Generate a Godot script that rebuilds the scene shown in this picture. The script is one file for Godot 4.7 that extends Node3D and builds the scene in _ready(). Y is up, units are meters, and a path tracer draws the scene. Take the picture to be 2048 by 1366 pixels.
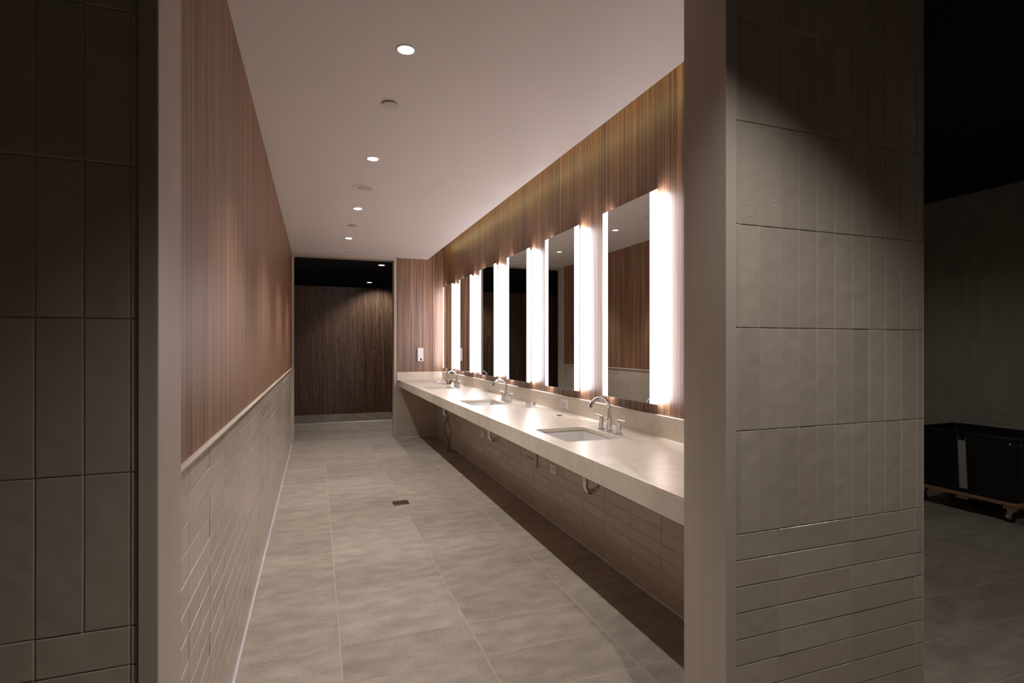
extends Node3D

# corridor frame: x to the right, y up, depth along -z. All depths below are "d" = -z.
const CEIL := 2.70
const XL := -0.32          # tile face of the left wall
const XR := 1.846          # wood face of the right wall
const XT := 1.744          # tile face under the counter
const D_NEAR := 1.24       # front face of the near wall
const D_END := 8.20        # face of the end wall
const WALL_TOP := 3.02
const DARK_CEIL := 2.80

const STRIP_ENERGY := 0.055
const SIDE_ENERGY := 1.1
const DOWN_ENERGY := 2.4
const PIER_ENERGY := 2.35
const FAR_ENERGY := 2.9
const COVE_ENERGY := 0.4
const LAMP_WHITE := Color(0.95, 0.96, 1.0)
const DOWN_WHITE := Color(1.0, 0.985, 0.975)
const PASSAGE_WHITE := Color(1.0, 0.985, 0.965)
const COVE_YELLOW := Color(1.0, 0.93, 0.7)

var M := {}
var rng := RandomNumberGenerator.new()
var cache := {}
var names := {}

func _ready() -> void:
	rng.seed = 7
	view_and_air()
	make_materials()
	build_floor()
	build_shell()
	build_left_wall()
	build_right_wall()
	build_near_walls()
	build_end_wall()
	build_far_passage()
	build_side_room()
	build_counter()
	build_mirrors()
	build_ceiling_fittings()
	build_sinks()
	build_small_things()
	build_cart()

func view_and_air() -> void:
	var cam := Camera3D.new()
	cam.name = "camera"
	add_child(cam)
	cam.position = Vector3(0, 1.38, 0)
	cam.rotation.y = deg_to_rad(-19.95)
	cam.projection = Camera3D.PROJECTION_FRUSTUM
	cam.near = 0.05
	cam.far = 60.0
	cam.size = 2.0 * 0.05 * 683.0 / 1080.0
	cam.frustum_offset = Vector2(0, 0.05 * 9.0 / 1080.0)
	cam.current = true
	var env := Environment.new()
	env.background_mode = Environment.BG_COLOR
	env.background_color = Color(0, 0, 0)
	env.tonemap_mode = Environment.TONE_MAPPER_LINEAR
	env.tonemap_exposure = 1.0
	env.sdfgi_enabled = true
	env.ssao_enabled = true
	env.ssil_enabled = true
	var we := WorldEnvironment.new()
	we.name = "environment"
	we.environment = env
	add_child(we)

# ------------------------------------------------------------------ helpers

func numbered(called: String) -> String:
	if not names.has(called):
		names[called] = 0
		return called
	names[called] += 1
	return "%s_%03d" % [called, names[called]]

func thing(called: String, label: String, category: String, at := Vector3.ZERO, group := "") -> Node3D:
	var o := Node3D.new()
	o.name = numbered(called)
	add_child(o)
	o.position = at
	o.set_meta("label", label)
	o.set_meta("category", category)
	if group:
		o.set_meta("group", group)
	return o

func copy_of(src: Node3D, label: String, at: Vector3) -> Node3D:
	var o: Node3D = src.duplicate()
	o.name = numbered(String(src.name))
	add_child(o)
	o.position = at
	o.set_meta("label", label)
	return o

func struct(called: String, label := "") -> Node3D:
	var o := Node3D.new()
	o.name = numbered(called)
	add_child(o)
	o.set_meta("kind", "structure")
	if label:
		o.set_meta("label", label)
	return o

func part(called: String, mesh: Mesh, mat: Material, parent: Node, at := Vector3.ZERO, rot := Vector3.ZERO) -> MeshInstance3D:
	var mi := MeshInstance3D.new()
	mi.name = called
	mi.mesh = mesh
	mi.material_override = mat
	mi.position = at
	mi.rotation = rot
	parent.add_child(mi, true)
	return mi

# a box given by x0,x1, y0,y1, depth0,depth1
func slab(called: String, x0: float, x1: float, y0: float, y1: float, d0: float, d1: float, mat: Material, parent: Node, bevel := 0.0) -> MeshInstance3D:
	var s := Vector3(x1 - x0, y1 - y0, d1 - d0)
	return part(called, cbox(s, bevel), mat, parent, Vector3((x0 + x1) / 2, (y0 + y1) / 2, -(d0 + d1) / 2))

func tri(st: SurfaceTool, a: Vector3, b: Vector3, c: Vector3, out: Vector3) -> void:
	if (b - a).cross(c - a).dot(out) > 0:
		st.add_vertex(a); st.add_vertex(c); st.add_vertex(b)
	else:
		st.add_vertex(a); st.add_vertex(b); st.add_vertex(c)

func quad(st: SurfaceTool, a: Vector3, b: Vector3, c: Vector3, d: Vector3, out: Vector3) -> void:
	tri(st, a, b, c, out)
	tri(st, a, c, d, out)

func start(smooth := true) -> SurfaceTool:
	var st := SurfaceTool.new()
	st.begin(Mesh.PRIMITIVE_TRIANGLES)
	st.set_smooth_group(0 if smooth else -1)
	return st

func done(st: SurfaceTool) -> ArrayMesh:
	st.generate_normals()
	return st.commit()

# adds a chamfered box to a surface tool
func add_cbox(st: SurfaceTool, c: Vector3, s: Vector3, b: float) -> void:
	var h := s / 2
	st.set_smooth_group(-1)
	if b <= 0.0:
		for ax in 3:
			for sg in [-1.0, 1.0]:
				var n := Vector3.ZERO; n[ax] = sg
				var u := Vector3.ZERO; u[(ax + 1) % 3] = h[(ax + 1) % 3]
				var v := Vector3.ZERO; v[(ax + 2) % 3] = h[(ax + 2) % 3]
				var o := c + n * h[ax]
				quad(st, o - u - v, o + u - v, o + u + v, o - u + v, n)
		return
	for ax in 3:
		for sg in [-1.0, 1.0]:
			var n := Vector3.ZERO; n[ax] = sg
			var u := Vector3.ZERO; u[(ax + 1) % 3] = h[(ax + 1) % 3] - b
			var v := Vector3.ZERO; v[(ax + 2) % 3] = h[(ax + 2) % 3] - b
			var o := c + n * h[ax]
			quad(st, o - u - v, o + u - v, o + u + v, o - u + v, n)
	for ax in 3:
		var a1 := (ax + 1) % 3
		var a2 := (ax + 2) % 3
		for s1 in [-1.0, 1.0]:
			for s2 in [-1.0, 1.0]:
				var l := Vector3.ZERO; l[ax] = h[ax] - b
				var p := Vector3.ZERO; p[a1] = s1 * h[a1]; p[a2] = s2 * (h[a2] - b)
				var q := Vector3.ZERO; q[a1] = s1 * (h[a1] - b); q[a2] = s2 * h[a2]
				var n := Vector3.ZERO; n[a1] = s1; n[a2] = s2
				quad(st, c + p - l, c + p + l, c + q + l, c + q - l, n)
	for sx in [-1.0, 1.0]:
		for sy in [-1.0, 1.0]:
			for sz in [-1.0, 1.0]:
				var n := Vector3(sx, sy, sz)
				tri(st, c + n * Vector3(h.x, h.y - b, h.z - b), c + n * Vector3(h.x - b, h.y, h.z - b), c + n * Vector3(h.x - b, h.y - b, h.z), n)

func cbox(s: Vector3, b := 0.0) -> ArrayMesh:
	var key := "%.4f %.4f %.4f %.4f" % [s.x, s.y, s.z, b]
	if not cache.has(key):
		var st := start(false)
		add_cbox(st, Vector3.ZERO, s, b)
		cache[key] = done(st)
	return cache[key]

# profile: array of Vector2(radius, y); the outside lies to the right of the walk direction when reversed = false
func lathe(profile: Array, segs := 24, flip := false, sharp := true) -> ArrayMesh:
	var st := start()
	for i in profile.size() - 1:
		var a: Vector2 = profile[i]
		var b: Vector2 = profile[i + 1]
		var dirv := b - a
		var n2 := Vector2(dirv.y, -dirv.x).normalized()
		if flip:
			n2 = -n2
		st.set_smooth_group(i if sharp else 0)
		for k in segs:
			var t0 := TAU * k / segs
			var t1 := TAU * (k + 1) / segs
			var tm := (t0 + t1) / 2
			var out := Vector3(n2.x * cos(tm), n2.y, n2.x * sin(tm))
			var p0 := Vector3(a.x * cos(t0), a.y, a.x * sin(t0))
			var p1 := Vector3(a.x * cos(t1), a.y, a.x * sin(t1))
			var q0 := Vector3(b.x * cos(t0), b.y, b.x * sin(t0))
			var q1 := Vector3(b.x * cos(t1), b.y, b.x * sin(t1))
			if b.x > 1e-6:
				tri(st, p0, q1, q0, out)
			if a.x > 1e-6:
				tri(st, p0, p1, q1, out)
	return done(st)

func cyl(r: float, y0: float, y1: float, bevel := 0.0, segs := 24) -> ArrayMesh:
	var pr: Array = [Vector2(0, y0), Vector2(r - bevel, y0)]
	if bevel > 0:
		pr.append(Vector2(r, y0 + bevel)); pr.append(Vector2(r, y1 - bevel))
	else:
		pr.append(Vector2(r, y1))
	pr.append(Vector2(r - bevel, y1)); pr.append(Vector2(0, y1))
	return lathe(pr, segs)

func add_tube(st: SurfaceTool, pts: Array, r: float, segs := 16, r_end := -1.0) -> void:
	var n := pts.size()
	var rings: Array = []
	var side := Vector3.ZERO
	for i in n:
		var p: Vector3 = pts[i]
		var t: Vector3 = (pts[mini(i + 1, n - 1)] - pts[maxi(i - 1, 0)]).normalized()
		if side == Vector3.ZERO:
			side = t.cross(Vector3.UP if absf(t.y) < 0.9 else Vector3.RIGHT).normalized()
		side = (side - t * side.dot(t)).normalized()
		var up := t.cross(side)
		var rr: float = r if r_end < 0 else lerpf(r, r_end, float(i) / (n - 1))
		var ring: Array = []
		for k in segs:
			var a := TAU * k / segs
			ring.append(p + (side * cos(a) + up * sin(a)) * rr)
		rings.append(ring)
	st.set_smooth_group(0)
	for i in n - 1:
		for k in segs:
			var k1 := (k + 1) % segs
			var mid: Vector3 = (rings[i][k] + rings[i + 1][k1]) / 2
			quad(st, rings[i][k], rings[i][k1], rings[i + 1][k1], rings[i + 1][k], mid - (pts[i] + pts[i + 1]) / 2)
	st.set_smooth_group(1)
	for k in segs:
		tri(st, pts[0], rings[0][k], rings[0][(k + 1) % segs], pts[0] - pts[1])
	st.set_smooth_group(2)
	for k in segs:
		tri(st, pts[n - 1], rings[n - 1][k], rings[n - 1][(k + 1) % segs], pts[n - 1] - pts[n - 2])

func tube(pts: Array, r: float, segs := 16, r_end := -1.0) -> ArrayMesh:
	var st := start()
	add_tube(st, pts, r, segs, r_end)
	return done(st)

func rrect(hx: float, hz: float, r: float, y: float, n := 6) -> Array:
	var out: Array = []
	for q in 4:
		var sx: float = [1.0, -1.0, -1.0, 1.0][q]
		var sz: float = [1.0, 1.0, -1.0, -1.0][q]
		for k in n + 1:
			var a := PI / 2 * (q + float(k) / n)
			out.append(Vector3(sx * (hx - r) + cos(a) * r, y, sz * (hz - r) + sin(a) * r))
	return out

# ------------------------------------------------------------------ materials

func tex(w: int, h: int, fn: Callable) -> ImageTexture:
	var data := PackedByteArray()
	data.resize(w * h * 3)
	var i := 0
	for y in h:
		for x in w:
			var c: Color = fn.call(float(x) / w, float(y) / h)
			data[i] = int(clampf(c.r, 0, 1) * 255); data[i + 1] = int(clampf(c.g, 0, 1) * 255); data[i + 2] = int(clampf(c.b, 0, 1) * 255)
			i += 3
	return ImageTexture.create_from_image(Image.create_from_data(w, h, false, Image.FORMAT_RGB8, data))

func noise(sd: int, octaves := 1) -> FastNoiseLite:
	var n := FastNoiseLite.new()
	n.seed = sd
	n.noise_type = FastNoiseLite.TYPE_SIMPLEX_SMOOTH
	n.frequency = 1.0
	n.fractal_type = FastNoiseLite.FRACTAL_FBM if octaves > 1 else FastNoiseLite.FRACTAL_NONE
	n.fractal_octaves = octaves
	return n

func ring3(n: FastNoiseLite, u: float, count: float, v: float) -> float:
	var r := count / TAU
	return n.get_noise_3d(r * cos(u * TAU), r * sin(u * TAU), v)

func bump(freq: float, strength: float, sd: int, sz := 256) -> NoiseTexture2D:
	var t := NoiseTexture2D.new()
	t.width = sz; t.height = sz
	t.seamless = true
	t.as_normal_map = true
	t.bump_strength = strength
	var n := FastNoiseLite.new()
	n.seed = sd
	n.frequency = freq
	n.fractal_octaves = 2
	t.noise = n
	return t

# a native seamless noise picture, stretched to w x h
func seamless(sd: int, nw: int, nh: int, freq: float, octaves: int, w: int, h: int) -> PackedByteArray:
	var n := noise(sd, octaves)
	n.frequency = freq
	var im := n.get_seamless_image(nw, nh, false, false, 0.15, true)
	im.convert(Image.FORMAT_L8)
	im.resize(w, h, Image.INTERPOLATE_CUBIC)
	return im.get_data()

func mixed(layers: Array, weights: Array, dark: Color, light: Color, veins := PackedByteArray(), vein_color := Color.WHITE) -> ImageTexture:
	var first: PackedByteArray = layers[0]
	var side := int(sqrt(float(first.size())))
	var data := PackedByteArray()
	data.resize(side * side * 3)
	for i in side * side:
		var s := 0.5
		for k in layers.size():
			s += weights[k] * (layers[k][i] / 255.0 - 0.5)
		var c := dark.lerp(light, clampf(s, 0.0, 1.0))
		if veins.size():
			c = c.lerp(vein_color, 0.45 * (1.0 - clampf(absf(veins[i] / 255.0 - 0.5) * 22.0, 0.0, 1.0)))
		data[3 * i] = int(c.r * 255); data[3 * i + 1] = int(c.g * 255); data[3 * i + 2] = int(c.b * 255)
	return ImageTexture.create_from_image(Image.create_from_data(side, side, false, Image.FORMAT_RGB8, data))

func mat(albedo: Color, rough: float, metal := 0.0) -> StandardMaterial3D:
	var m := StandardMaterial3D.new()
	m.albedo_color = albedo
	m.roughness = rough
	m.metallic = metal
	return m

func planar(m: StandardMaterial3D, t: Texture2D, scale: Vector3, offset := Vector3.ZERO) -> StandardMaterial3D:
	m.albedo_texture = t
	m.uv1_triplanar = true
	m.uv1_world_triplanar = true
	m.uv1_triplanar_sharpness = 8.0
	m.uv1_scale = scale
	m.uv1_offset = offset
	return m

func glow(c: Color, e: float) -> StandardMaterial3D:
	var m := mat(Color(0.9, 0.9, 0.9), 0.5)
	m.emission_enabled = true
	m.emission = c
	m.emission_energy_multiplier = e
	return m

func make_materials() -> void:
	# striped veneer of the corridor
	var n1 := noise(11); var n2 := noise(12); var n3 := noise(13); var n4 := noise(14)
	var wood_t := tex(1024, 192, func(u: float, v: float) -> Color:
		var w := u + 0.0015 * ring3(n4, u, 5.0, v * 3.0)
		var broad := ring3(n1, w, 16.0, v * 0.7)
		var mid := ring3(n2, w, 95.0, v * 1.2)
		var fine := ring3(n3, w, 330.0, v * 4.0)
		var s := clampf(0.52 + 0.15 * broad + 0.38 * mid + 0.38 * fine, 0.0, 1.0)
		s -= 0.45 * smoothstep(0.28, 0.55, ring3(n4, w, 150.0, v * 1.0 + 9.0))
		return Color8(86, 61, 46).lerp(Color8(188, 142, 107), clampf(s, 0.0, 1.0)))
	M.wood = planar(mat(Color.WHITE, 0.42), wood_t, Vector3(1 / 1.5, 1 / 3.2, 1 / 1.5))
	# darker figured walnut of the passage partition
	var f1 := noise(21, 3); var f2 := noise(22); var f3 := noise(23)
	var walnut_t := tex(1024, 512, func(u: float, v: float) -> Color:
		var warp := ring3(f1, u, 7.0, v * 2.2)
		var rings := sin(TAU * (u * 34.0 + warp * 2.6))
		var streak := ring3(f2, u, 60.0, v * 1.6)
		var fine := ring3(f3, u, 320.0, v * 7.0)
		var s := clampf(0.45 + 0.16 * rings + 0.32 * streak + 0.22 * fine, 0.0, 1.0)
		return Color8(56, 40, 31).lerp(Color8(126, 92, 68), s))
	M.walnut = planar(mat(Color.WHITE, 0.45), walnut_t, Vector3(1 / 1.6, 1 / 2.6, 1 / 1.6))
	# handmade-looking beige glazed tile, four tones
	M.tile = []
	var tile_bump := bump(0.018, 3.0, 5)
	for k in 4:
		var tm := mat([Color8(190, 177, 162), Color8(185, 172, 158), Color8(194, 181, 165), Color8(188, 174, 161)][k], 0.2)
		tm.uv1_triplanar = true
		tm.uv1_world_triplanar = true
		tm.uv1_scale = Vector3.ONE * 2.2
		tm.uv1_offset = Vector3(0.31 * k, 0.17 * k, 0.23 * k)
		tm.normal_enabled = true
		tm.normal_texture = tile_bump
		tm.normal_scale = 0.35
		M.tile.append(tm)
	M.grout = mat(Color8(194, 180, 164), 0.9)
	# concrete-look porcelain floor
	var band := seamless(31, 256, 1024, 0.012, 3, 1024, 1024)
	var cloud := seamless(32, 512, 1024, 0.02, 4, 1024, 1024)
	var grain := seamless(33, 1024, 1024, 0.24, 2, 1024, 1024)
	var floor_t := mixed([band, cloud, grain], [0.2, 0.42, 0.7], Color8(132, 121, 110), Color8(200, 187, 173))
	M.floor = []
	for k in 4:
		var fm := planar(mat([Color8(255, 255, 255), Color8(246, 245, 244), Color8(251, 250, 248), Color8(240, 239, 238)][k], 0.5), floor_t, Vector3(1 / 2.3, 1 / 2.3, 1 / 2.3), Vector3(0.37 * k, 0.0, 0.29 * k))
		M.floor.append(fm)
	M.floor_grout = mat(Color8(186, 172, 155), 0.9)
	# solid-surface counter with faint pale veins
	var s1 := seamless(41, 768, 768, 0.012, 4, 768, 768)
	var s2 := seamless(42, 768, 768, 0.009, 3, 768, 768)
	var top_t := mixed([s1], [0.9], Color8(217, 205, 187), Color8(231, 221, 205), s2, Color8(244, 237, 226))
	M.stone = planar(mat(Color.WHITE, 0.33), top_t, Vector3.ONE / 1.3)
	M.stone.metallic_specular = 0.4
	# paint and trims
	M.ceiling = mat(Color8(232, 227, 224), 0.95)
	M.paint = mat(Color8(200, 188, 176), 0.9)
	var j1 := noise(51); var j2 := noise(52)
	var jamb_t := tex(512, 128, func(u: float, v: float) -> Color:
		var s := clampf(0.5 + 0.3 * ring3(j1, u, 40.0, v * 1.5) + 0.3 * ring3(j2, u, 130.0, v * 4.0), 0.0, 1.0)
		return Color8(190, 177, 163).lerp(Color8(199, 187, 174), s))
	M.jamb = planar(mat(Color.WHITE, 0.5), jamb_t, Vector3(1 / 0.8, 1 / 3.0, 1 / 0.8))
	M.black = mat(Color8(22, 22, 26), 0.95)
	M.alu = mat(Color8(222, 222, 224), 0.35, 0.2)
	M.chrome = mat(Color8(225, 226, 230), 0.06, 1.0)
	M.steel = mat(Color8(150, 142, 132), 0.35, 1.0)
	M.mirror = mat(Color8(206, 208, 204), 0.0, 1.0)
	M.glass_edge = mat(Color8(150, 205, 214), 0.15)
	M.porcelain = mat(Color8(232, 228, 224), 0.1)
	M.white_plastic = mat(Color8(226, 222, 220), 0.35)
	M.plate_beige = mat(Color8(190, 176, 160), 0.4)
	M.dark = mat(Color8(24, 22, 22), 0.5)
	M.fitting_white = mat(Color8(206, 198, 192), 0.35)
	M.copper = mat(Color8(150, 112, 86), 0.35, 0.3)
	M.rubber = mat(Color8(20, 20, 22), 0.6)
	M.vinyl = mat(Color8(22, 22, 28), 0.45)
	M.patch = mat(Color8(176, 170, 166), 0.8)
	M.grey_plastic = mat(Color8(150, 150, 146), 0.5)
	var p1 := noise(61, 2)
	var ply_t := tex(256, 256, func(u: float, v: float) -> Color:
		return Color8(150, 112, 84).lerp(Color8(190, 150, 116), clampf(0.5 + 0.6 * p1.get_noise_2d(u * 4.0, v * 60.0), 0.0, 1.0)))
	M.plywood = planar(mat(Color.WHITE, 0.7), ply_t, Vector3.ONE * 1.6)
	# lamps
	M.strip_glow = glow(LAMP_WHITE, 1.15)
	M.lens_glow = glow(Color(1.0, 0.97, 0.95), 2.0)
	M.cove_glow = glow(COVE_YELLOW, 1.0)
	M.reflector = mat(Color8(228, 228, 232), 0.3)
	M.mesh_grille = mat(Color8(206, 198, 192), 0.8)
	M.disc_plate = mat(Color8(214, 209, 200), 0.5)

# tiles on a wall. Local frame: u to the right along the wall, y up, facing out.
# origin + u * dir; each tile is its own mesh
func wall_tile(parent: Node, face: Vector3, u_dir: Vector3, u0: float, u1: float, y0: float, y1: float, joint := 0.003) -> void:
	# face: a point with u = 0, y = 0 on the finished tile face; u_dir horizontal; outward = u_dir x up
	var w := u1 - u0 - joint
	var h := y1 - y0 - joint
	if w < 0.004 or h < 0.004:
		return
	var t := 0.009
	var out := u_dir.cross(Vector3.UP)
	var mi := part("tile", cbox(Vector3(w, h, t), 0.0011), M.tile[rng.randi() % 4], parent)
	var b := Basis(u_dir, Vector3.UP, out)
	b = b * Basis.from_euler(Vector3(rng.randf_range(-0.004, 0.004), rng.randf_range(-0.006, 0.006), rng.randf_range(-0.0015, 0.0015)))
	mi.basis = b
	mi.position = face + u_dir * ((u0 + u1) / 2) + Vector3(0, (y0 + y1) / 2, 0) - out * (t / 2 - rng.randf_range(-0.0004, 0.0004))

func joined_tiles(called: String, parent: Node, face: Vector3, u_dir: Vector3, us: Array, ys: Array, material: Material) -> void:
	var st := start(false)
	var out := u_dir.cross(Vector3.UP)
	for i in us.size() - 1:
		for k in ys.size() - 1:
			var w: float = us[i + 1] - us[i] - 0.003
			var h: float = ys[k + 1] - ys[k] - 0.003
			var c: Vector3 = face + u_dir * ((us[i] + us[i + 1]) / 2) + Vector3(0, (ys[k] + ys[k + 1]) / 2, 0) - out * 0.0045
			add_cbox(st, c, (u_dir * w).abs() + Vector3(0, h, 0) + out.abs() * 0.009, 0.0016)
	var mi := part(called, done(st), material, parent)
	mi.set_meta("kind", "stuff")

# ------------------------------------------------------------------ shell

func build_floor() -> void:
	var f := struct("floor", "grey-beige concrete-look floor of large rectangular tiles")
	slab("grout_bed", -4.2, 6.0, -0.15, -0.0008, -2.7, 13.7, M.floor_grout, f)
	var bed := start(false)
	var cw := 0.605
	var rh := 0.3
	var gap := 0.0045
	for i in range(-7, 10):
		for k in range(-17, 37):
			var x0 := 0.105 + cw * i
			var d0 := 2.605 + rh * k
			var x1 := x0 + cw
			var d1 := d0 + rh
			var here := false
			if d0 > 1.0 and d1 < 8.75 and x1 > -0.4 and x0 < 1.8:
				here = true
			if d0 > 8.1 and d1 < 10.4 and x1 > -0.8 and x0 < 2.4:
				here = true
			if x0 > 1.9 and d0 > 0.95 and d1 < 4.5:
				here = true
			if x0 < -4.2 or x1 > 5.95:
				continue
			if here:
				var lx0: float = maxf(x0, XL) if (d0 > 1.5 and d1 < 8.2 and x0 < 0.0) else x0
				part("floor_tile", cbox(Vector3(x1 - lx0 - gap, 0.012, rh - gap), 0.0006), M.floor[rng.randi() % 4], f, Vector3((lx0 + x1) / 2, -0.006 + rng.randf_range(-0.0003, 0.0003), -(d0 + d1) / 2))
			else:
				add_cbox(bed, Vector3((x0 + x1) / 2, -0.006, -(d0 + d1) / 2), Vector3(cw - gap, 0.012, rh - gap), 0.0)
	var rest := part("far_floor_tiles", done(bed), M.floor[0], f)
	rest.set_meta("kind", "stuff")

func build_shell() -> void:
	# corridor ceiling with round holes for the downlights, ends short of the right wall (light cove)
	var c := struct("ceiling", "smooth painted corridor ceiling ending short of the wood wall")
	var csg := CSGCombiner3D.new()
	csg.name = "ceiling_board"
	c.add_child(csg)
	var b := CSGBox3D.new()
	b.name = "board"
	b.size = Vector3(1.604 + 0.32, 0.12, D_END - 1.42)
	b.position = Vector3((1.604 - 0.32) / 2, CEIL + 0.06, -(D_END + 1.42) / 2)
	b.material = M.ceiling
	csg.add_child(b)
	for d in down_depths():
		var h := CSGCylinder3D.new()
		h.name = "hole"
		h.radius = 0.0365
		h.height = 0.3
		h.sides = 32
		h.operation = CSGShape3D.OPERATION_SUBTRACTION
		h.material = M.ceiling
		h.position = Vector3(0.376, CEIL + 0.05, -d)
		csg.add_child(h, true)
	slab("cove_fascia", 1.575, 1.604, CEIL + 0.12, WALL_TOP, 1.42, D_END, M.paint, c)
	slab("cove_top", XL - 0.2, 2.1, WALL_TOP, WALL_TOP + 0.1, 1.24, 8.38, M.paint, c)
	# slot diffuser near the end opening
	var sd := thing("slot_diffuser", "thin white linear air slot in the ceiling before the far opening", "air vent", Vector3(0.48, CEIL, -7.78))
	for k in 2:
		part("frame_rail", cbox(Vector3(1.2, 0.004, 0.012), 0.001), M.ceiling, sd, Vector3(0, -0.002, -0.014 + 0.028 * k))
	part("dark_slot", cbox(Vector3(1.19, 0.002, 0.016), 0.0), M.grey_plastic, sd, Vector3(0, -0.001, 0))
	# dark ceilings of the passages and of the side room
	var dc := struct("ceiling", "")
	dc.set_meta("label", "black ceiling of the dark passages and side room")
	slab("near_ceiling", -4.2, 6.0, DARK_CEIL, DARK_CEIL + 0.1, -2.7, D_NEAR, M.black, dc)
	slab("side_ceiling", 2.1, 6.0, DARK_CEIL, DARK_CEIL + 0.1, D_NEAR, 8.38, M.black, dc)
	slab("far_ceiling", -4.2, 6.0, DARK_CEIL, DARK_CEIL + 0.1, 8.38, 13.7, M.black, dc)
	# outer walls that close the place
	var ow := struct("wall_outer", "plain outer walls closing the passages")
	slab("behind", -4.2, 6.0, 0.0, WALL_TOP, -2.7, -2.5, M.tile[0], ow)
	slab("left_end", -4.4, -4.2, 0.0, WALL_TOP, -2.7, 13.7, M.tile[0], ow)
	slab("far_end", -4.2, 6.0, 0.0, WALL_TOP, 13.7, 13.9, M.black, ow)

func down_depths() -> Array:
	return [2.42, 3.91, 5.38, 6.89]

func build_left_wall() -> void:
	var w := struct("wall_left", "left corridor wall, striped brown wood over beige tile wainscot")
	slab("core", -0.56, XL - 0.0025, 0.0, WALL_TOP, D_NEAR + 0.18, D_END + 0.18, M.grout, w)
	slab("wood_panel", XL - 0.0025, XL + 0.0005, 1.0815, CEIL + 0.02, 1.42, D_END, M.wood, w)
	# cap moulding over the tiles
	var st := start(false)
	add_cbox(st, Vector3(XL + 0.002, 1.0735, -(1.42 + D_END) / 2), Vector3(0.022, 0.015, D_END - 1.42), 0.005)
	part("cap_moulding", done(st), M.jamb, w)
	slab("floor_strip", XL - 0.005, XL + 0.008, 0.0, 0.010, 1.42, D_END, M.alu, w, 0.002)
	var us: Array = [-1.42]
	var y0 := 0.0115
	var rows := 14
	var rh := (1.0655 - y0) / rows
	var ds: Array = [1.42]
	for k in 22:
		ds.append(1.655 + 0.3025 * k)
	ds.append(D_END)
	# facing +x: u runs along -x cross... u_dir x up = +x  =>  u_dir = -z x ... use u = depth
	for i in ds.size() - 1:
		if i < 21:
			for k in rows:
				wall_tile(w, Vector3(XL, 0, 0), Vector3(0, 0, -1), ds[i], ds[i + 1], y0 + rh * k, y0 + rh * (k + 1))
	var ys: Array = []
	for k in rows + 1:
		ys.append(y0 + rh * k)
	joined_tiles("far_tiles", w, Vector3(XL, 0, 0), Vector3(0, 0, -1), ds.slice(21), ys, M.tile[0])

func build_right_wall() -> void:
	var w := struct("wall_right", "right corridor wall, striped brown wood behind the mirrors, tile below the counter")
	slab("core", XR, 2.1, 0.0, WALL_TOP, 1.42, 8.38, M.paint, w)
	slab("wood_panel", XR - 0.004, XR, 0.98, WALL_TOP, 1.42, D_END, M.wood, w)
	var lw := struct("wall_under_counter", "tiled wall below the vanity counter")
	slab("plumbing_wall", XT + 0.0025, XR - 0.004, 0.0, 0.776, 1.42, D_END, M.grout, lw)
	slab("floor_strip", XT - 0.008, XT + 0.005, 0.0, 0.010, 1.42, D_END, M.alu, lw, 0.002)
	var rh := 0.0765
	# facing -x: u_dir = +z, u = -depth
	var ds: Array = []
	var d := D_END
	while d > 1.42:
		ds.append(d)
		d -= 0.3025
	ds.append(1.42)
	for i in ds.size() - 1:
		for k in 10:
			wall_tile(lw, Vector3(XT, 0, 0), Vector3(0, 0, 1), -ds[i], -ds[i + 1], 0.0115 + rh * k, 0.0115 + rh * (k + 1))
	# warm light strip hidden in the ceiling cove
	var cove := thing("cove_light_strip", "warm yellow light strip hidden in the ceiling slot above the mirrors", "light strip", Vector3(1.606, 2.86, -(1.5 + 8.1) / 2))
	part("light_bar", cbox(Vector3(0.006, 0.02, 6.5), 0.0), M.cove_glow, cove, Vector3(0.003, 0, 0))
	var al := AreaLight3D.new()
	al.name = "cove_light"
	al.area_size = Vector2(6.5, 0.02)
	al.light_color = COVE_YELLOW
	al.light_energy = COVE_ENERGY
	al.shadow_enabled = true
	al.position = Vector3(0.008, 0, 0)
	al.rotation = Vector3(0, -PI / 2, 0)
	cove.add_child(al)

func near_face(w: Node, x_joints: Array, wide_joints: Array, d: float) -> void:
	# vertical tiles above, horizontal below, facing the camera side (+z)
	var face := Vector3(0, 0, -d)
	for i in x_joints.size() - 1:
		for k in 7:
			wall_tile(w, face, Vector3(1, 0, 0), x_joints[i], x_joints[i + 1], 0.836 + 0.2985 * k, minf(0.836 + 0.2985 * (k + 1), 2.80))
	for i in wide_joints.size() - 1:
		for k in 11:
			wall_tile(w, face, Vector3(1, 0, 0), wide_joints[i], wide_joints[i + 1], 0.0 + 0.076 * k, 0.076 * (k + 1))

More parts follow.
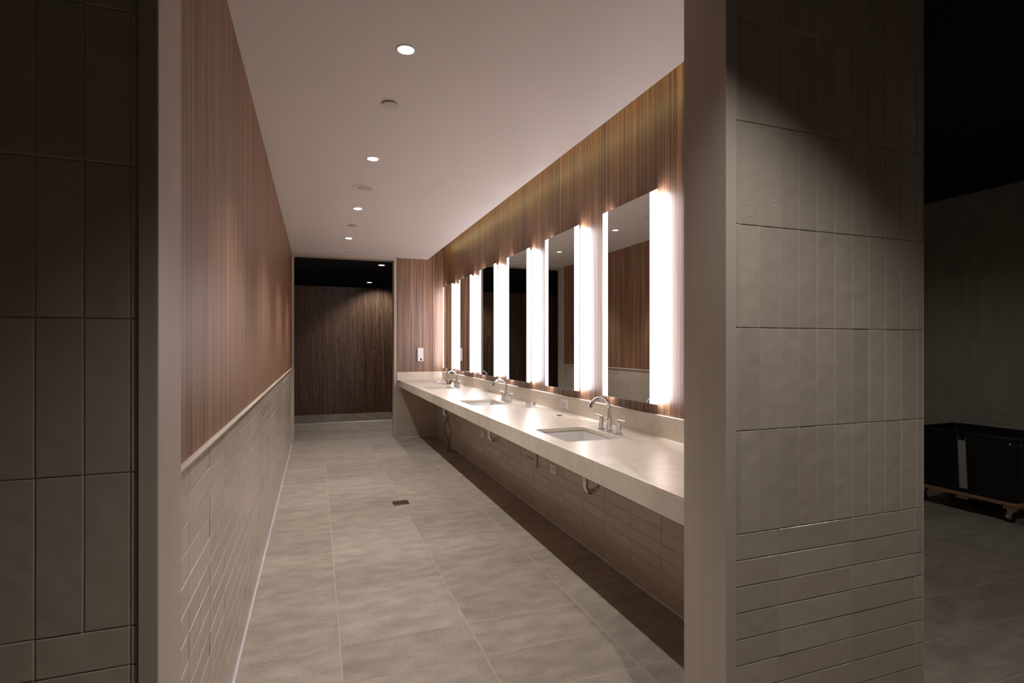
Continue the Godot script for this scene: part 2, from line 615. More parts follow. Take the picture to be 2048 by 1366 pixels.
func build_near_walls() -> void:
	var p := struct("wall_near_right", "beige tiled pier right of the opening")
	slab("core", 1.13, 1.925, 0.0, WALL_TOP, D_NEAR + 0.0025, 1.42, M.grout, p)
	slab("corner_bead", 1.9255, 1.931, 0.0, 2.80, D_NEAR - 0.001, 1.30, M.tile[1], p, 0.002)
	var xs: Array = [1.132]
	for k in 11:
		xs.append(1.15 + 0.0745 * k)
	xs.append(1.9255)
	near_face(p, xs, [1.132, 1.294, 1.590, 1.885, 1.9255], D_NEAR)
	# small dried white smears on two tiles
	var sm := start(false)
	for q in [[1.176, 1.792, 6], [1.186, 1.797, 5], [1.196, 1.799, 6], [1.206, 1.794, 5], [1.190, 1.760, 7], [1.279, 1.796, 6], [1.281, 1.807, 5], [1.277, 1.836, 4], [1.272, 1.830, 3]]:
		for k in 3:
			add_cbox(sm, Vector3(q[0] + rng.randf_range(-0.004, 0.004), q[1] + rng.randf_range(-0.003, 0.003), -D_NEAR + 0.0007), Vector3(q[2] * 0.0006 * rng.randf_range(0.6, 1.4), q[2] * 0.0004 * rng.randf_range(0.6, 1.4), 0.0006), 0.0002)
	part("plaster_smear", done(sm), M.white_plastic, p)
	var l := struct("wall_near_left", "dark beige tiled wall left of the opening")
	slab("core", -4.2, -0.32, 0.0, WALL_TOP, D_NEAR + 0.0025, 1.42, M.grout, l)
	var xl: Array = []
	for k in range(12, -1, -1):
		xl.append(-0.3395 - 0.0747 * k)
	xl.append(-0.326)
	near_face(l, xl, [-1.386, -1.087, -0.788, -0.4889, -0.3395, -0.326], D_NEAR)
	# door lining of the near opening
	var t1 := struct("trim_1", "pale beige lining board on the left of the near opening")
	slab("lining_board", -0.326, -0.291, 0.0, 2.663, D_NEAR - 0.006, 1.424, M.jamb, t1, 0.002)
	var t2 := struct("trim_2", "pale beige lining board on the right of the near opening")
	slab("lining_board", 1.096, 1.132, 0.0, 2.663, D_NEAR - 0.006, 1.424, M.jamb, t2, 0.002)
	var t3 := struct("trim_3", "pale beige head board of the near opening")
	slab("head_board", -0.326, 1.132, 2.663, 2.70, D_NEAR - 0.006, 1.424, M.jamb, t3, 0.002)
	slab("header", -0.326, 1.132, 2.70, WALL_TOP, D_NEAR, 1.42, M.paint, t3)

func build_end_wall() -> void:
	var w := struct("wall_end", "short wood and tile wall at the end of the counter")
	slab("core", 1.132, 2.1, 0.0, WALL_TOP, D_END + 0.0025, 8.37, M.grout, w)
	slab("wood_panel", 1.134, XR, 0.98, WALL_TOP, D_END - 0.002, D_END + 0.0025, M.wood, w)
	slab("back_panel", 1.134, 6.0, 0.0, WALL_TOP, 8.37, 8.38, M.walnut, w)
	for k in 10:
		wall_tile(w, Vector3(0, 0, -D_END), Vector3(1, 0, 0), 1.134, 1.44, 0.0115 + 0.0765 * k, 0.0115 + 0.0765 * (k + 1))
		wall_tile(w, Vector3(0, 0, -D_END), Vector3(1, 0, 0), 1.44, XT, 0.0115 + 0.0765 * k, 0.0115 + 0.0765 * (k + 1))
	slab("floor_strip", 1.134, XT, 0.0, 0.010, D_END - 0.008, D_END + 0.004, M.alu, w, 0.002)
	slab("left_block", -4.2, -0.33, 0.0, WALL_TOP, D_END + 0.01, 8.38, M.walnut, w)
	slab("header", -0.33, 1.132, 2.70, WALL_TOP, D_END, 8.38, M.paint, w)
	var t4 := struct("trim_4", "pale beige lining board on the left of the far opening")
	slab("lining_board", -0.33, -0.296, 0.0, 2.663, D_END - 0.006, 8.386, M.jamb, t4, 0.002)
	var t5 := struct("trim_5", "pale beige lining board on the right of the far opening")
	slab("lining_board", 1.096, 1.134, 0.0, 2.663, D_END - 0.006, 8.386, M.jamb, t5, 0.002)
	var t6 := struct("trim_6", "pale beige head board of the far opening")
	slab("head_board", -0.33, 1.134, 2.663, 2.70, D_END - 0.006, 8.386, M.jamb, t6, 0.002)

func build_far_passage() -> void:
	var w := struct("wall_far", "dark walnut partition seen through the far opening")
	slab("wood_panel", -4.2, 6.0, 0.155, 2.445, 10.20, 10.30, M.walnut, w)
	slab("base_core", -4.2, 6.0, 0.0, 0.155, 10.205, 10.30, M.floor_grout, w)
	for i in range(-3, 6):
		part("base_tile", cbox(Vector3(0.600, 0.143, 0.012), 0.001), M.floor[rng.randi() % 4], w, Vector3(0.105 + 0.605 * i - 0.3025, 0.0825, -10.199))
	slab("floor_strip", -4.2, 6.0, 0.0, 0.011, 10.180, 10.196, M.alu, w, 0.002)

func build_side_room() -> void:
	var w := struct("wall_side", "dark tiled wall of the side room behind the cart")
	slab("core", 5.7225, 5.95, 0.0, WALL_TOP, -2.5, 8.38, M.grout, w)
	var face := Vector3(5.72, 0, 0)
	for i in 28:
		for k in 7:
			var d0 := 4.3 - 0.0745 * i
			wall_tile(w, face, Vector3(0, 0, 1), -d0, -d0 + 0.0745, 0.836 + 0.2985 * k, minf(0.836 + 0.2985 * (k + 1), 2.80))
	for i in 7:
		for k in 11:
			var d0 := 4.3 - 0.298 * i
			wall_tile(w, face, Vector3(0, 0, 1), -d0, -d0 + 0.298, 0.076 * k, 0.076 * (k + 1))

# ------------------------------------------------------------------ counter

func sink_depths() -> Array:
	return [2.84, 4.71, 6.58]

func build_counter() -> void:
	var t := thing("vanity_counter", "long pale stone vanity counter with three sinks along the right wall", "counter", Vector3(1.166, 0.867, -D_END))
	var d0 := 1.424
	var length := D_END - 0.001 - d0
	var csg := CSGCombiner3D.new()
	csg.name = "slab"
	t.add_child(csg)
	var b := CSGBox3D.new()
	b.name = "board"
	b.size = Vector3(0.666, 0.02, length)
	b.position = Vector3(0.333, -0.010, 0.001 + length / 2)
	b.material = M.stone
	csg.add_child(b)
	for d in sink_depths():
		for up in [-1.0, 1.0]:
			var p := CSGPolygon3D.new()
			p.name = "cutout"
			var pts := PackedVector2Array()
			for q in rrect(0.165, 0.2325, 0.022, 0.0):
				pts.append(Vector2(q.x, q.z))
			p.polygon = pts
			p.depth = 0.1
			p.operation = CSGShape3D.OPERATION_SUBTRACTION
			p.material = M.stone
			p.rotation.x = up * PI / 2
			p.position = Vector3(1.4265 - 1.166, -0.015 - up * 0.004, D_END - d)
			csg.add_child(p, true)
	for d in [3.63, 5.47]:
		var h := CSGCylinder3D.new()
		h.name = "hole"
		h.radius = 0.028
		h.height = 0.2
		h.sides = 28
		h.operation = CSGShape3D.OPERATION_SUBTRACTION
		h.material = M.stone
		h.position = Vector3(1.686 - 1.166, -0.015, D_END - d)
		csg.add_child(h, true)
	part("apron", cbox(Vector3(0.022, 0.075, length), 0.0015), M.stone, t, Vector3(0.011, -0.0575, 0.001 + length / 2))
	# backsplash in three lengths with hairline joints, end splash on the far wall
	var cuts: Array = [d0, 4.42, 6.9, D_END - 0.022]
	var lab := ["longest nearest length of pale stone backsplash behind the large faucet", "middle length of pale stone backsplash behind the middle faucet", "short farthest length of pale stone backsplash near the end wall corner"]
	for i in 3:
		var a: float = cuts[i]
		var c: float = cuts[i + 1]
		var bs := thing("backsplash", lab[i], "backsplash", Vector3(XR - 0.013, 0.867, -(a + c) / 2), "backsplash lengths")
		part("slab", cbox(Vector3(0.018, 0.122, c - a - 0.0015), 0.0015), M.stone, bs, Vector3(0, 0.061, 0))
	var es := thing("end_splash", "pale stone splash strip on the end wall below the dispenser", "backsplash", Vector3((XR - 0.004 + 1.140) / 2, 0.867, -D_END + 0.012))
	part("slab", cbox(Vector3(XR - 0.004 - 1.140, 0.122, 0.019), 0.0015), M.stone, es, Vector3(0, 0.061, 0))

func build_mirrors() -> void:
	var labels := ["largest lit mirror, nearest the tiled pier", "second lit mirror counted from the tiled pier", "third lit mirror from the pier, behind the middle faucet", "fourth lit mirror from the tiled pier", "fifth lit mirror from the pier, reflecting the white wall dispenser", "farthest lit mirror, next to the end wall corner"]
	var first: Node3D
	for i in 6:
		var at := Vector3(XR - 0.004, 1.655, -(2.865 + 0.96 * i))
		if i == 0:
			first = make_mirror(labels[0], at)
		else:
			copy_of(first, labels[i], at)

func make_mirror(label: String, at: Vector3) -> Node3D:
	var t := thing("lighted_mirror", label, "mirror", at, "lit mirrors over the counter")
	var hh := 0.604
	var hw := 0.306
	var dep := 0.05
	part("housing", cbox(Vector3(dep - 0.006, 2 * hh - 0.006, 2 * hw - 0.170), 0.0), M.grey_plastic, t, Vector3(-(dep - 0.006) / 2, 0, 0))
	part("glass_edge", cbox(Vector3(0.005, 2 * hh, 2 * hw - 0.144), 0.0008), M.glass_edge, t, Vector3(-dep + 0.0025, 0, 0))
	part("mirror_glass", cbox(Vector3(0.001, 2 * hh - 0.005, 2 * hw - 0.144), 0.0), M.mirror, t, Vector3(-dep - 0.0005, 0, 0))
	for s in [-1.0, 1.0]:
		part("light_strip", cbox(Vector3(0.006, 2 * hh, 0.072), 0.0008), M.strip_glow, t, Vector3(-dep + 0.0025, 0, s * (hw - 0.036)))
		# the edge lamp sits behind the glass and looks at the wall at 45 degrees
		var mid := Vector3(-0.026, 0, s * (hw - 0.056))
		var outw := Vector3(0.7547, 0, s * 0.6561)
		part("side_light", cbox(Vector3(0.050, 2 * hh - 0.01, 0.004), 0.0), M.strip_glow, t, mid, Vector3(0, atan2(-outw.x, -outw.z), 0))
		var a := AreaLight3D.new()
		a.name = "strip_light"
		a.area_size = Vector2(0.07, 2 * hh - 0.004)
		a.light_color = LAMP_WHITE
		a.light_energy = STRIP_ENERGY
		a.shadow_enabled = true
		a.position = Vector3(-dep - 0.003, 0, s * (hw - 0.036))
		a.rotation = Vector3(0, PI / 2, 0)
		t.add_child(a, true)
		var e := AreaLight3D.new()
		e.name = "edge_light"
		e.area_size = Vector2(0.048, 2 * hh - 0.02)
		e.light_color = LAMP_WHITE
		e.light_energy = SIDE_ENERGY
		e.shadow_enabled = true
		e.position = mid + outw * 0.004
		e.rotation = Vector3(0, atan2(-outw.x, -outw.z), 0)
		t.add_child(e, true)
	return t

# ------------------------------------------------------------------ ceiling fittings

func downlight(label: String, at: Vector3, energy: float, angle: float, blend: float, recess: float, group: String, r := 0.036) -> Node3D:
	var t := thing("downlight", label, "ceiling light", at, group)
	part("trim_ring", lathe([Vector2(r - 0.001, 0.0), Vector2(r - 0.001, -0.003), Vector2(r + 0.006, -0.003), Vector2(r + 0.009, 0.0)], 40, false), M.reflector, t)
	if recess > 0:
		part("reflector", lathe([Vector2(r, 0.0), Vector2(r - 0.004, recess * 0.5), Vector2(r - 0.012, recess)], 40, true, false), M.reflector, t)
	part("lamp_lens", cyl(r - 0.012 if recess > 0 else r - 0.004, recess - 0.004, recess + 0.005, 0.0, 32), M.lens_glow, t)
	var s := SpotLight3D.new()
	s.name = "lamp_light"
	s.light_energy = energy
	s.light_color = PASSAGE_WHITE if at.y > CEIL + 0.05 else DOWN_WHITE
	s.light_size = 0.012
	s.spot_angle = angle
	s.spot_angle_attenuation = blend
	s.spot_range = 20.0
	s.spot_attenuation = 2.0
	s.shadow_enabled = true
	s.position = Vector3(0, recess + 0.0005, 0)
	s.rotation = Vector3(-PI / 2, 0, 0)
	t.add_child(s)
	return t

func build_ceiling_fittings() -> void:
	var lab := ["largest round recessed downlight, nearest in the corridor ceiling", "recessed downlight between the small blank disc and the round speaker", "recessed downlight just beyond the round ceiling speaker", "farthest recessed downlight in the corridor ceiling, near the air slot"]
	var ds := down_depths()
	for i in 4:
		downlight(lab[i], Vector3(0.376, CEIL, -ds[i]), DOWN_ENERGY, 47.0, 0.6, 0.04, "corridor downlights")
	for i in 2:
		var b := thing("ceiling_disc", ["flat round blank cover disc between the two nearest downlights", "small flat cover disc before the farthest downlight"][i], "ceiling disc", Vector3(0.38, CEIL, [-2.99, -6.16][i]), "ceiling cover discs")
		part("stem", cyl(0.032, -0.006, 0.0), M.grey_plastic, b)
		part("plate", cyl(0.043, -0.011, -0.006, 0.0015, 36), M.disc_plate, b)
	var sp := thing("ceiling_speaker", "wide round ceiling speaker with a perforated grille", "speaker", Vector3(0.376, CEIL, -4.65))
	part("rim", lathe([Vector2(0.070, 0.0), Vector2(0.070, -0.005), Vector2(0.090, -0.006), Vector2(0.096, -0.003), Vector2(0.097, 0.0)], 44), M.ceiling, sp)
	part("grille", cyl(0.070, -0.004, -0.001, 0.0, 40), M.mesh_grille, sp)
	part("badge", cyl(0.005, -0.006, -0.004), M.grey_plastic, sp, Vector3(-0.015, 0, 0.03))
	downlight("round downlight in the black ceiling, nearer one through the far opening", Vector3(1.08, DARK_CEIL - 0.003, -9.68), FAR_ENERGY, 55.0, 0.5, 0.0, "passage downlights", 0.055)
	downlight("round downlight beyond the walnut partition, lower one through the far opening", Vector3(1.12, DARK_CEIL - 0.003, -12.4), FAR_ENERGY, 55.0, 0.5, 0.0, "passage downlights", 0.055)
	downlight("downlight in the black ceiling over the tiled pier", Vector3(0.86, DARK_CEIL - 0.003, -0.50), PIER_ENERGY, 52.0, 0.6, 0.0, "passage downlights", 0.055)
	downlight("downlight in the black ceiling to the right of the tiled pier", Vector3(3.6, DARK_CEIL - 0.003, -0.44), 1.0, 70.0, 0.7, 0.0, "passage downlights", 0.055)
	downlight("downlight in the black side room ceiling near the bin cart", Vector3(3.6, DARK_CEIL - 0.003, -3.14), 0.65, 75.0, 0.7, 0.0, "passage downlights", 0.055)

# ------------------------------------------------------------------ sinks, faucets, traps

func loft(st: SurfaceTool, rings: Array, inward: bool) -> void:
	for i in rings.size() - 1:
		var n: int = rings[i].size()
		for k in n:
			var a: Vector3 = rings[i][k]
			var b: Vector3 = rings[i][(k + 1) % n]
			var c: Vector3 = rings[i + 1][(k + 1) % n]
			var d: Vector3 = rings[i + 1][k]
			var m := (a + b + c + d) / 4
			var out := Vector3(m.x, 0, m.z).normalized()
			var slope := Vector3(0, 1, 0)
			var o := (out * -1.0 + slope) if inward else (out - slope)
			quad(st, a, b, c, d, o)

func make_sink(label: String, at: Vector3) -> Node3D:
	var t := thing("sink", label, "sink", at, "undermount sinks")
	var st := start()
	var hx := 0.169
	var hz := 0.2365
	var inner := [rrect(hx + 0.02, hz + 0.02, 0.03, 0.0), rrect(hx, hz, 0.024, 0.0), rrect(hx - 0.004, hz - 0.004, 0.03, -0.03), rrect(hx - 0.014, hz - 0.014, 0.036, -0.10), rrect(hx - 0.024, hz - 0.024, 0.04, -0.122), rrect(hx - 0.045, hz - 0.045, 0.045, -0.130), rrect(0.05, 0.05, 0.049, -0.136), rrect(0.021, 0.021, 0.0205, -0.138)]
	loft(st, inner, true)
	st.set_smooth_group(1)
	var outer := [rrect(hx + 0.02, hz + 0.02, 0.03, 0.0), rrect(hx + 0.02, hz + 0.02, 0.03, -0.012), rrect(hx + 0.01, hz + 0.01, 0.03, -0.014), rrect(hx, hz, 0.04, -0.11), rrect(hx - 0.03, hz - 0.03, 0.05, -0.145), rrect(0.021, 0.021, 0.0205, -0.148)]
	loft(st, outer, false)
	part("basin", done(st), M.porcelain, t)
	part("drain", cyl(0.0215, -0.147, -0.136, 0.001, 24), M.chrome, t)
	part("overflow_hole", cyl(0.008, 0.0, 0.003), M.dark, t, Vector3(hx - 0.0085, -0.045, 0), Vector3(0, 0, PI / 2))
	return t

func make_faucet(label: String, at: Vector3) -> Node3D:
	var t := thing("faucet", label, "faucet", at, "chrome faucets")
	part("base_flange", cyl(0.023, 0.0, 0.007, 0.002, 28), M.chrome, t)
	part("spout_body", cyl(0.0165, 0.007, 0.085, 0.002, 28), M.chrome, t)
	var pts: Array = [Vector3(0, 0.084, 0), Vector3(0, 0.11, 0), Vector3(0, 0.138, 0)]
	var r := 0.063
	for k in range(1, 15):
		var a := PI * 0.93 * k / 14.0
		pts.append(Vector3(-r + r * cos(a), 0.138 + r * sin(a), 0))
	var e: Vector3 = pts[pts.size() - 1]
	part("spout", tube(pts, 0.0108, 24), M.chrome, t)
	part("aerator", cyl(0.008, -0.002, 0.001), M.dark, t, e + Vector3(0, -0.001, 0), Vector3(0, 0, -0.22))
	for s in [-1.0, 1.0]:
		var h := part("handle", cyl(0.0148, 0.006, 0.072, 0.002, 24), M.chrome, t, Vector3(0.004, 0, s * 0.102))
		part("handle_flange", cyl(0.0225, 0.0, 0.006, 0.002, 28), M.chrome, h)
		part("lever", tube([Vector3(0, 0.076, -s * 0.014), Vector3(0, 0.078, s * 0.03), Vector3(0, 0.08, s * 0.075)], 0.0068, 14), M.chrome, h)
	return t

func make_trap(label: String, at: Vector3) -> Node3D:
	# at: drain axis at floor level; pipe turns in the x plane towards the wall
	var t := thing("drain_trap", label, "drain pipe", at, "chrome drain traps")
	part("tailpiece", cyl(0.016, 0.56, 0.698, 0.0, 20), M.chrome, t)
	part("slip_nut", cyl(0.023, 0.60, 0.625, 0.003, 8), M.chrome, t)
	var r := 0.04
	var pts: Array = [Vector3(0, 0.60, 0)]
	for k in 13:
		var a := PI + PI * k / 12.0
		pts.append(Vector3(r + r * cos(a), 0.56 + r * sin(a), 0))
	pts.append(Vector3(2 * r, 0.62, 0))
	for k in 7:
		var a := PI - PI / 2 * k / 6.0
		pts.append(Vector3(2 * r + 0.03 + 0.03 * cos(a), 0.625 + 0.03 * sin(a), 0))
	pts.append(Vector3(XT - at.x, 0.655, 0))
	part("bend", tube(pts, 0.0165, 16), M.chrome, t)
	part("wall_flange", cyl(0.032, 0.0, 0.008, 0.003, 24), M.chrome, t, Vector3(XT - at.x - 0.0005, 0.655, 0), Vector3(0, 0, PI / 2))
	return t

func build_sinks() -> void:
	var ds := sink_depths()
	var which := ["nearest the tiled pier, seen largest", "in the middle of the counter", "farthest away, near the end wall"]
	var sk: Node3D; var fc: Node3D; var tr: Node3D
	for i in 3:
		var d: float = ds[i]
		var p := Vector3(1.4265, 0.8468, -d)
		var q := Vector3(1.655, 0.867, -d - 0.01)
		var r := Vector3(1.492, 0.0, -d)
		if i == 0:
			sk = make_sink("white rectangular undermount sink " + which[i], p)
			fc = make_faucet("chrome gooseneck faucet with two lever handles " + which[i], q)
			tr = make_trap("chrome drain trap under the sink " + which[i], r)
		else:
			copy_of(sk, "white rectangular undermount sink " + which[i], p)
			copy_of(fc, "chrome gooseneck faucet with two lever handles " + which[i], q)
			copy_of(tr, "chrome drain trap under the sink " + which[i], r)

# ------------------------------------------------------------------ small things

func make_outlet(label: String, at: Vector3) -> Node3D:
	# lies sideways on a wall facing -x
	var t := thing("power_outlet", label, "outlet", at, "white power outlets")
	part("plate", cbox(Vector3(0.006, 0.072, 0.116), 0.0018), M.white_plastic, t, Vector3(-0.003, 0, 0))
	for s in [-1.0, 1.0]:
		var f := part("socket", cbox(Vector3(0.003, 0.034, 0.030), 0.001), M.white_plastic, t, Vector3(-0.0072, 0, s * 0.0195))
		for k in [-1.0, 1.0]:
			part("slot", cbox(Vector3(0.001, 0.0022, 0.008), 0.0), M.dark, f, Vector3(-0.0016, k * 0.006, 0.004))
		part("ground_hole", cbox(Vector3(0.001, 0.005, 0.005), 0.0), M.dark, f, Vector3(-0.0016, 0, -0.008))
	return t

func build_small_things() -> void:
	var fx := XR - 0.022
	var o := make_outlet("white outlet plate on the backsplash, largest one, below the second mirror", Vector3(fx, 0.930, -3.82))
	copy_of(o, "white outlet plate on the backsplash behind the middle faucet", Vector3(fx, 0.930, -5.74))
	copy_of(o, "white outlet plate on the backsplash behind the farthest faucet", Vector3(fx, 0.930, -7.62))
	copy_of(o, "white outlet on the tiled wall under the counter near the large trap", Vector3(XT - 0.001, 0.42, -3.845))
	copy_of(o, "white outlet on the tiled wall under the counter beside the middle trap", Vector3(XT - 0.001, 0.40, -5.76))
	var ap := thing("access_panel", "beige access panel with a dark slot on the tiled wall under the counter", "panel", Vector3(XT - 0.001, 0.44, -4.30))
	part("plate", cbox(Vector3(0.010, 0.17, 0.25), 0.002), M.plate_beige, ap, Vector3(-0.005, 0, 0))
	part("slot", cbox(Vector3(0.002, 0.006, 0.17), 0.0), M.dark, ap, Vector3(-0.0105, -0.02, -0.01))
	# chrome canister and hole grommets on the counter
	var c := thing("chrome_canister", "short round chrome canister on the counter right of the middle faucet", "canister", Vector3(1.71, 0.867, -4.25))
	part("body", cyl(0.046, 0.0, 0.034, 0.001, 40), M.chrome, c)
	part("lid", cyl(0.047, 0.034, 0.039, 0.0015, 40), M.chrome, c)
	for i in 2:
		var g := thing("counter_grommet", ["open chrome-rimmed hole in the counter left of the nearest sink", "open chrome-rimmed hole in the counter left of the middle faucet"][i], "grommet", Vector3(1.686, 0.867, [-3.63, -5.47][i]), "soap holes in the counter")
		part("rim", lathe([Vector2(0.031, 0.0002), Vector2(0.0315, 0.0009), Vector2(0.035, 0.0009), Vector2(0.036, 0.0002)], 32, true, false), M.chrome, g)
		part("clip", tube([Vector3(-0.004, 0.0026, -0.016), Vector3(0.0, 0.003, 0.0), Vector3(0.006, 0.0026, 0.012)], 0.0022, 8), M.chrome, g)
		part("plug", cyl(0.0312, 0.0002, 0.0007, 0.0, 28), M.dark, g)
	# loose fitting lying on the counter
	var f := thing("soap_fitting", "loose white and brown plumbing fitting lying at the counter's far end", "fitting", Vector3(1.60, 0.8705, -7.08))
	var tb := Vector3(0, 0, 1.35)
	part("housing", cyl(0.024, -0.055, 0.02, 0.006, 24), M.fitting_white, f, Vector3(-0.02, 0.026, 0), tb)
	part("collar", cyl(0.031, -0.02, 0.02, 0.003, 24), M.copper, f, Vector3(0.055, 0.032, 0.0), tb)
	part("cap", cyl(0.027, -0.022, 0.0, 0.002, 24), M.dark, f, Vector3(0.078, 0.032, 0.0), tb)
	part("neck", cyl(0.016, -0.02, 0.04, 0.0, 16), M.chrome, f, Vector3(-0.055, 0.030, 0.0), tb)
	part("nozzle", tube([Vector3(-0.06, 0.032, 0), Vector3(-0.12, 0.036, 0)], 0.006, 10), M.steel, f)
	# dispenser on the end wall
	var dsp := thing("wall_dispenser", "white rectangular dispenser on the wood end wall", "dispenser", Vector3(1.487, 1.25, -D_END))
	part("case", cbox(Vector3(0.092, 0.205, 0.05), 0.006), M.white_plastic, dsp, Vector3(0, 0, 0.025))
	part("nozzle", cbox(Vector3(0.022, 0.034, 0.02), 0.004), M.dark, dsp, Vector3(0.006, -0.072, 0.054))
	part("spout_lip", cbox(Vector3(0.03, 0.012, 0.03), 0.003), M.white_plastic, dsp, Vector3(0.006, -0.104, 0.03))
	part("sensor", cyl(0.006, 0.0, 0.001), M.grey_plastic, dsp, Vector3(0.004, 0.045, 0.0502), Vector3(PI / 2, 0, 0))
	# shut-off valve and loose cord below the farthest sink
	var v := thing("supply_valve", "small chrome shut-off valve under the farthest sink", "valve", Vector3(XT, 0.58, -6.95))
	part("wall_flange", cyl(0.024, 0.0, 0.006, 0.002, 20), M.chrome, v, Vector3(0.0, 0, 0), Vector3(0, 0, PI / 2))
	part("stub", tube([Vector3(-0.004, 0, 0), Vector3(-0.09, 0, 0)], 0.009, 12), M.steel, v)
	part("valve_body", cyl(0.014, -0.03, 0.03, 0.003, 14), M.steel, v, Vector3(-0.085, 0, 0))
	part("knob", cyl(0.018, 0.0, 0.014, 0.003, 10), M.dark, v, Vector3(-0.10, 0, 0), Vector3(0, 0, PI / 2))
	var hose: Array = []
	for k in 13:
		var a := k / 12.0
		hose.append(Vector3(-0.085 + 0.05 * sin(a * PI), 0.03 + 0.19 * a, 0.22 * a * a))
	part("supply_hose", tube(hose, 0.005, 8), M.dark, v)
	var cord := thing("loose_cord", "thin dark cord hanging from the sink to the floor", "cord", Vector3(1.62, 0.0, -6.9))
	var pts: Array = []
	for k in 40:
		var a := k / 39.0
		var y := 0.66 * (1.0 - a) + 0.006
		pts.append(Vector3(0.035 * sin(a * 9.0) - 0.01, y, 0.05 * sin(a * 6.0 + 0.6)))
	for k in 14:
		var a := k / 13.0
		pts.append(pts[39] + Vector3(0.10 * sin(a * 2.4), 0.0, 0.20 * a))
	part("cable", tube(pts, 0.0035, 6), M.dark, cord)
	var pts2: Array = []
	for k in 40:
		var a := k / 39.0
		pts2.append(Vector3(-0.03 * sin(a * 8.0) + 0.01, 0.62 * (1.0 - a) + 0.012, -0.06 * sin(a * 5.0)))
	part("cable", tube(pts2, 0.0035, 6), M.dark, cord)
	# floor drain
	var fd := thing("floor_drain", "small square metal floor drain in the corridor floor tiles", "drain", Vector3(0.70, 0.0, -4.80))
	part("pan", cbox(Vector3(0.135, 0.002, 0.135), 0.0), M.dark, fd, Vector3(0, 0.0012, 0))
	for s in [-1.0, 1.0]:
		part("frame", cbox(Vector3(0.14, 0.004, 0.010), 0.001), M.steel, fd, Vector3(0, 0.002, s * 0.065))
		part("frame", cbox(Vector3(0.010, 0.004, 0.12), 0.001), M.steel, fd, Vector3(s * 0.065, 0.002, 0))
	for k in 4:
		part("grate_bar", cbox(Vector3(0.12, 0.003, 0.007), 0.0), M.steel, fd, Vector3(0, 0.0026, -0.036 + 0.024 * k))
	for k in 4:
		part("grate_bar", cbox(Vector3(0.007, 0.003, 0.12), 0.0), M.steel, fd, Vector3(-0.036 + 0.024 * k, 0.0024, 0))

# ------------------------------------------------------------------ cart

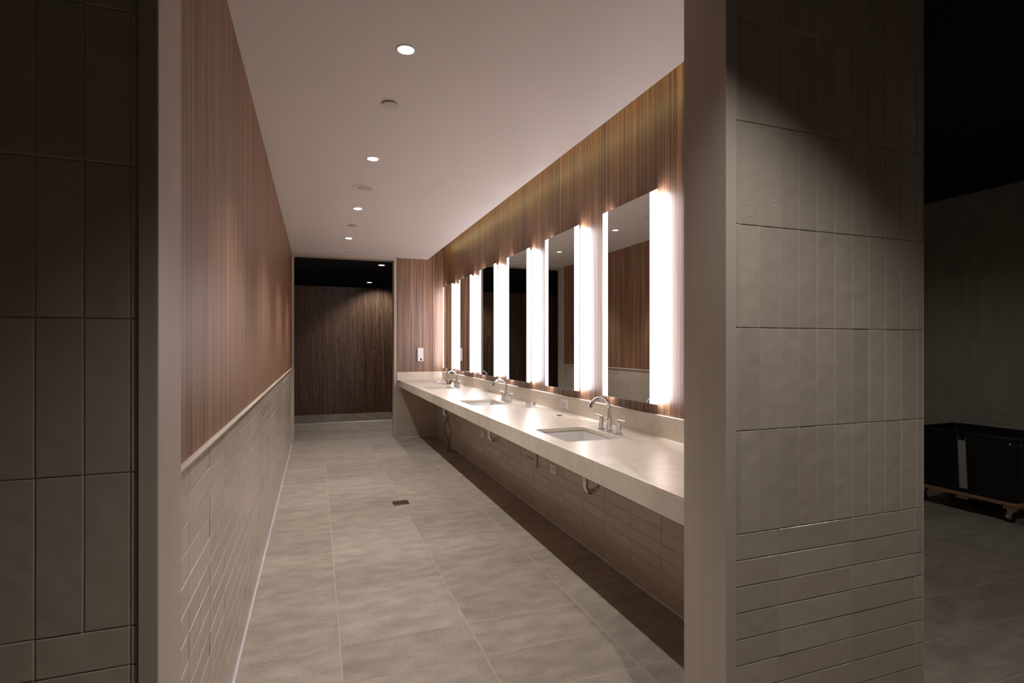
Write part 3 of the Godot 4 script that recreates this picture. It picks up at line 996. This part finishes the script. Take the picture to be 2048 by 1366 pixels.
func build_cart() -> void:
	var t := thing("laundry_cart", "black fabric bin cart on a wooden caster base in the dark side room", "cart", Vector3(5.34, 0.0, -2.955))
	t.rotation.y = deg_to_rad(1.0)
	var hx := 0.28
	var hz := 0.375
	var st := start()
	var outer: Array = []
	for k in 5:
		var a := k / 4.0
		outer.append(rrect(hx - 0.02 + 0.02 * a, hz - 0.02 + 0.02 * a, 0.035, 0.157 + 0.508 * a, 5))
	loft(st, outer, false)
	st.set_smooth_group(1)
	var rim: Array = [outer[4], rrect(hx - 0.012, hz - 0.012, 0.03, 0.668, 5)]
	loft(st, rim, true)
	st.set_smooth_group(2)
	var inner: Array = [rim[1], rrect(hx - 0.035, hz - 0.035, 0.03, 0.175, 5), rrect(0.002, 0.002, 0.001, 0.17, 5)]
	loft(st, inner, true)
	part("bin", done(st), M.vinyl, t)
	part("hem", tube_ring(hx + 0.001, hz + 0.001, 0.036, 0.655, 0.007), M.vinyl, t)
	part("patch", cbox(Vector3(0.003, 0.40, 0.058), 0.0006), M.patch, t, Vector3(-hx + 0.006, 0.395, 0.0), Vector3(-0.02, 0, 0.036))
	for z in [-0.03, 0.025, 0.325]:
		part("rivet", cyl(0.009, 0.0, 0.006, 0.002, 12), M.chrome, t, Vector3(-hx + 0.003, 0.615, z), Vector3(0, 0, PI / 2))
	for x in [-0.235, 0.0, 0.05]:
		part("rivet", cyl(0.009, 0.0, 0.006, 0.002, 12), M.chrome, t, Vector3(x, 0.615, hz - 0.004), Vector3(PI / 2, 0, 0))
	for z in [-0.02, 0.035]:
		part("rivet", cyl(0.009, 0.0, 0.006, 0.002, 12), M.chrome, t, Vector3(hx - 0.02, 0.625, z), Vector3(0, 0, PI / 2))
	# wooden base
	part("base_board", cbox(Vector3(2 * hx + 0.03, 0.022, 2 * hz + 0.03), 0.002), M.plywood, t, Vector3(0, 0.146, 0))
	for z in [-0.33, 0.0, 0.33]:
		part("cleat", cbox(Vector3(2 * hx + 0.02, 0.024, 0.085), 0.002), M.plywood, t, Vector3(0, 0.123, z))
	for sx in [-1.0, 1.0]:
		for sz in [-1.0, 1.0]:
			var c := part("caster", cbox(Vector3(0.06, 0.006, 0.06), 0.001), M.alu, t, Vector3(sx * (hx - 0.045), 0.108, sz * (hz - 0.05)))
			part("wheel", lathe([Vector2(0.0, -0.013), Vector2(0.040, -0.013), Vector2(0.047, -0.008), Vector2(0.047, 0.008), Vector2(0.040, 0.013), Vector2(0.0, 0.013)], 28), M.rubber, c, Vector3(0, -0.061, -0.022), Vector3(0, 0, PI / 2))
			part("hub", cyl(0.024, -0.0145, 0.0145, 0.002, 20), M.grey_plastic, c, Vector3(0, -0.061, -0.022), Vector3(0, 0, PI / 2))
			for k in [-1.0, 1.0]:
				var fs := start(false)
				var xa: float = k * 0.018
				var f := [Vector3(xa, -0.003, 0.026), Vector3(xa, -0.003, -0.026), Vector3(xa, -0.068, -0.034), Vector3(xa, -0.068, -0.012)]
				var g: Array = []
				for p in f:
					g.append(p + Vector3(k * 0.003, 0, 0))
				quad(fs, f[0], f[1], f[2], f[3], Vector3(-k, 0, 0))
				quad(fs, g[0], g[1], g[2], g[3], Vector3(k, 0, 0))
				for q in 4:
					var mid: Vector3 = (f[q] + f[(q + 1) % 4]) / 2 - Vector3(xa, -0.03, -0.01)
					quad(fs, f[q], f[(q + 1) % 4], g[(q + 1) % 4], g[q], mid)
				part("fork", done(fs), M.alu, c)

func tube_ring(hx: float, hz: float, r: float, y: float, rad: float) -> ArrayMesh:
	var st := start()
	var pts := rrect(hx, hz, r, y, 5)
	pts.append(pts[0])
	add_tube(st, pts, rad, 8)
	return done(st)
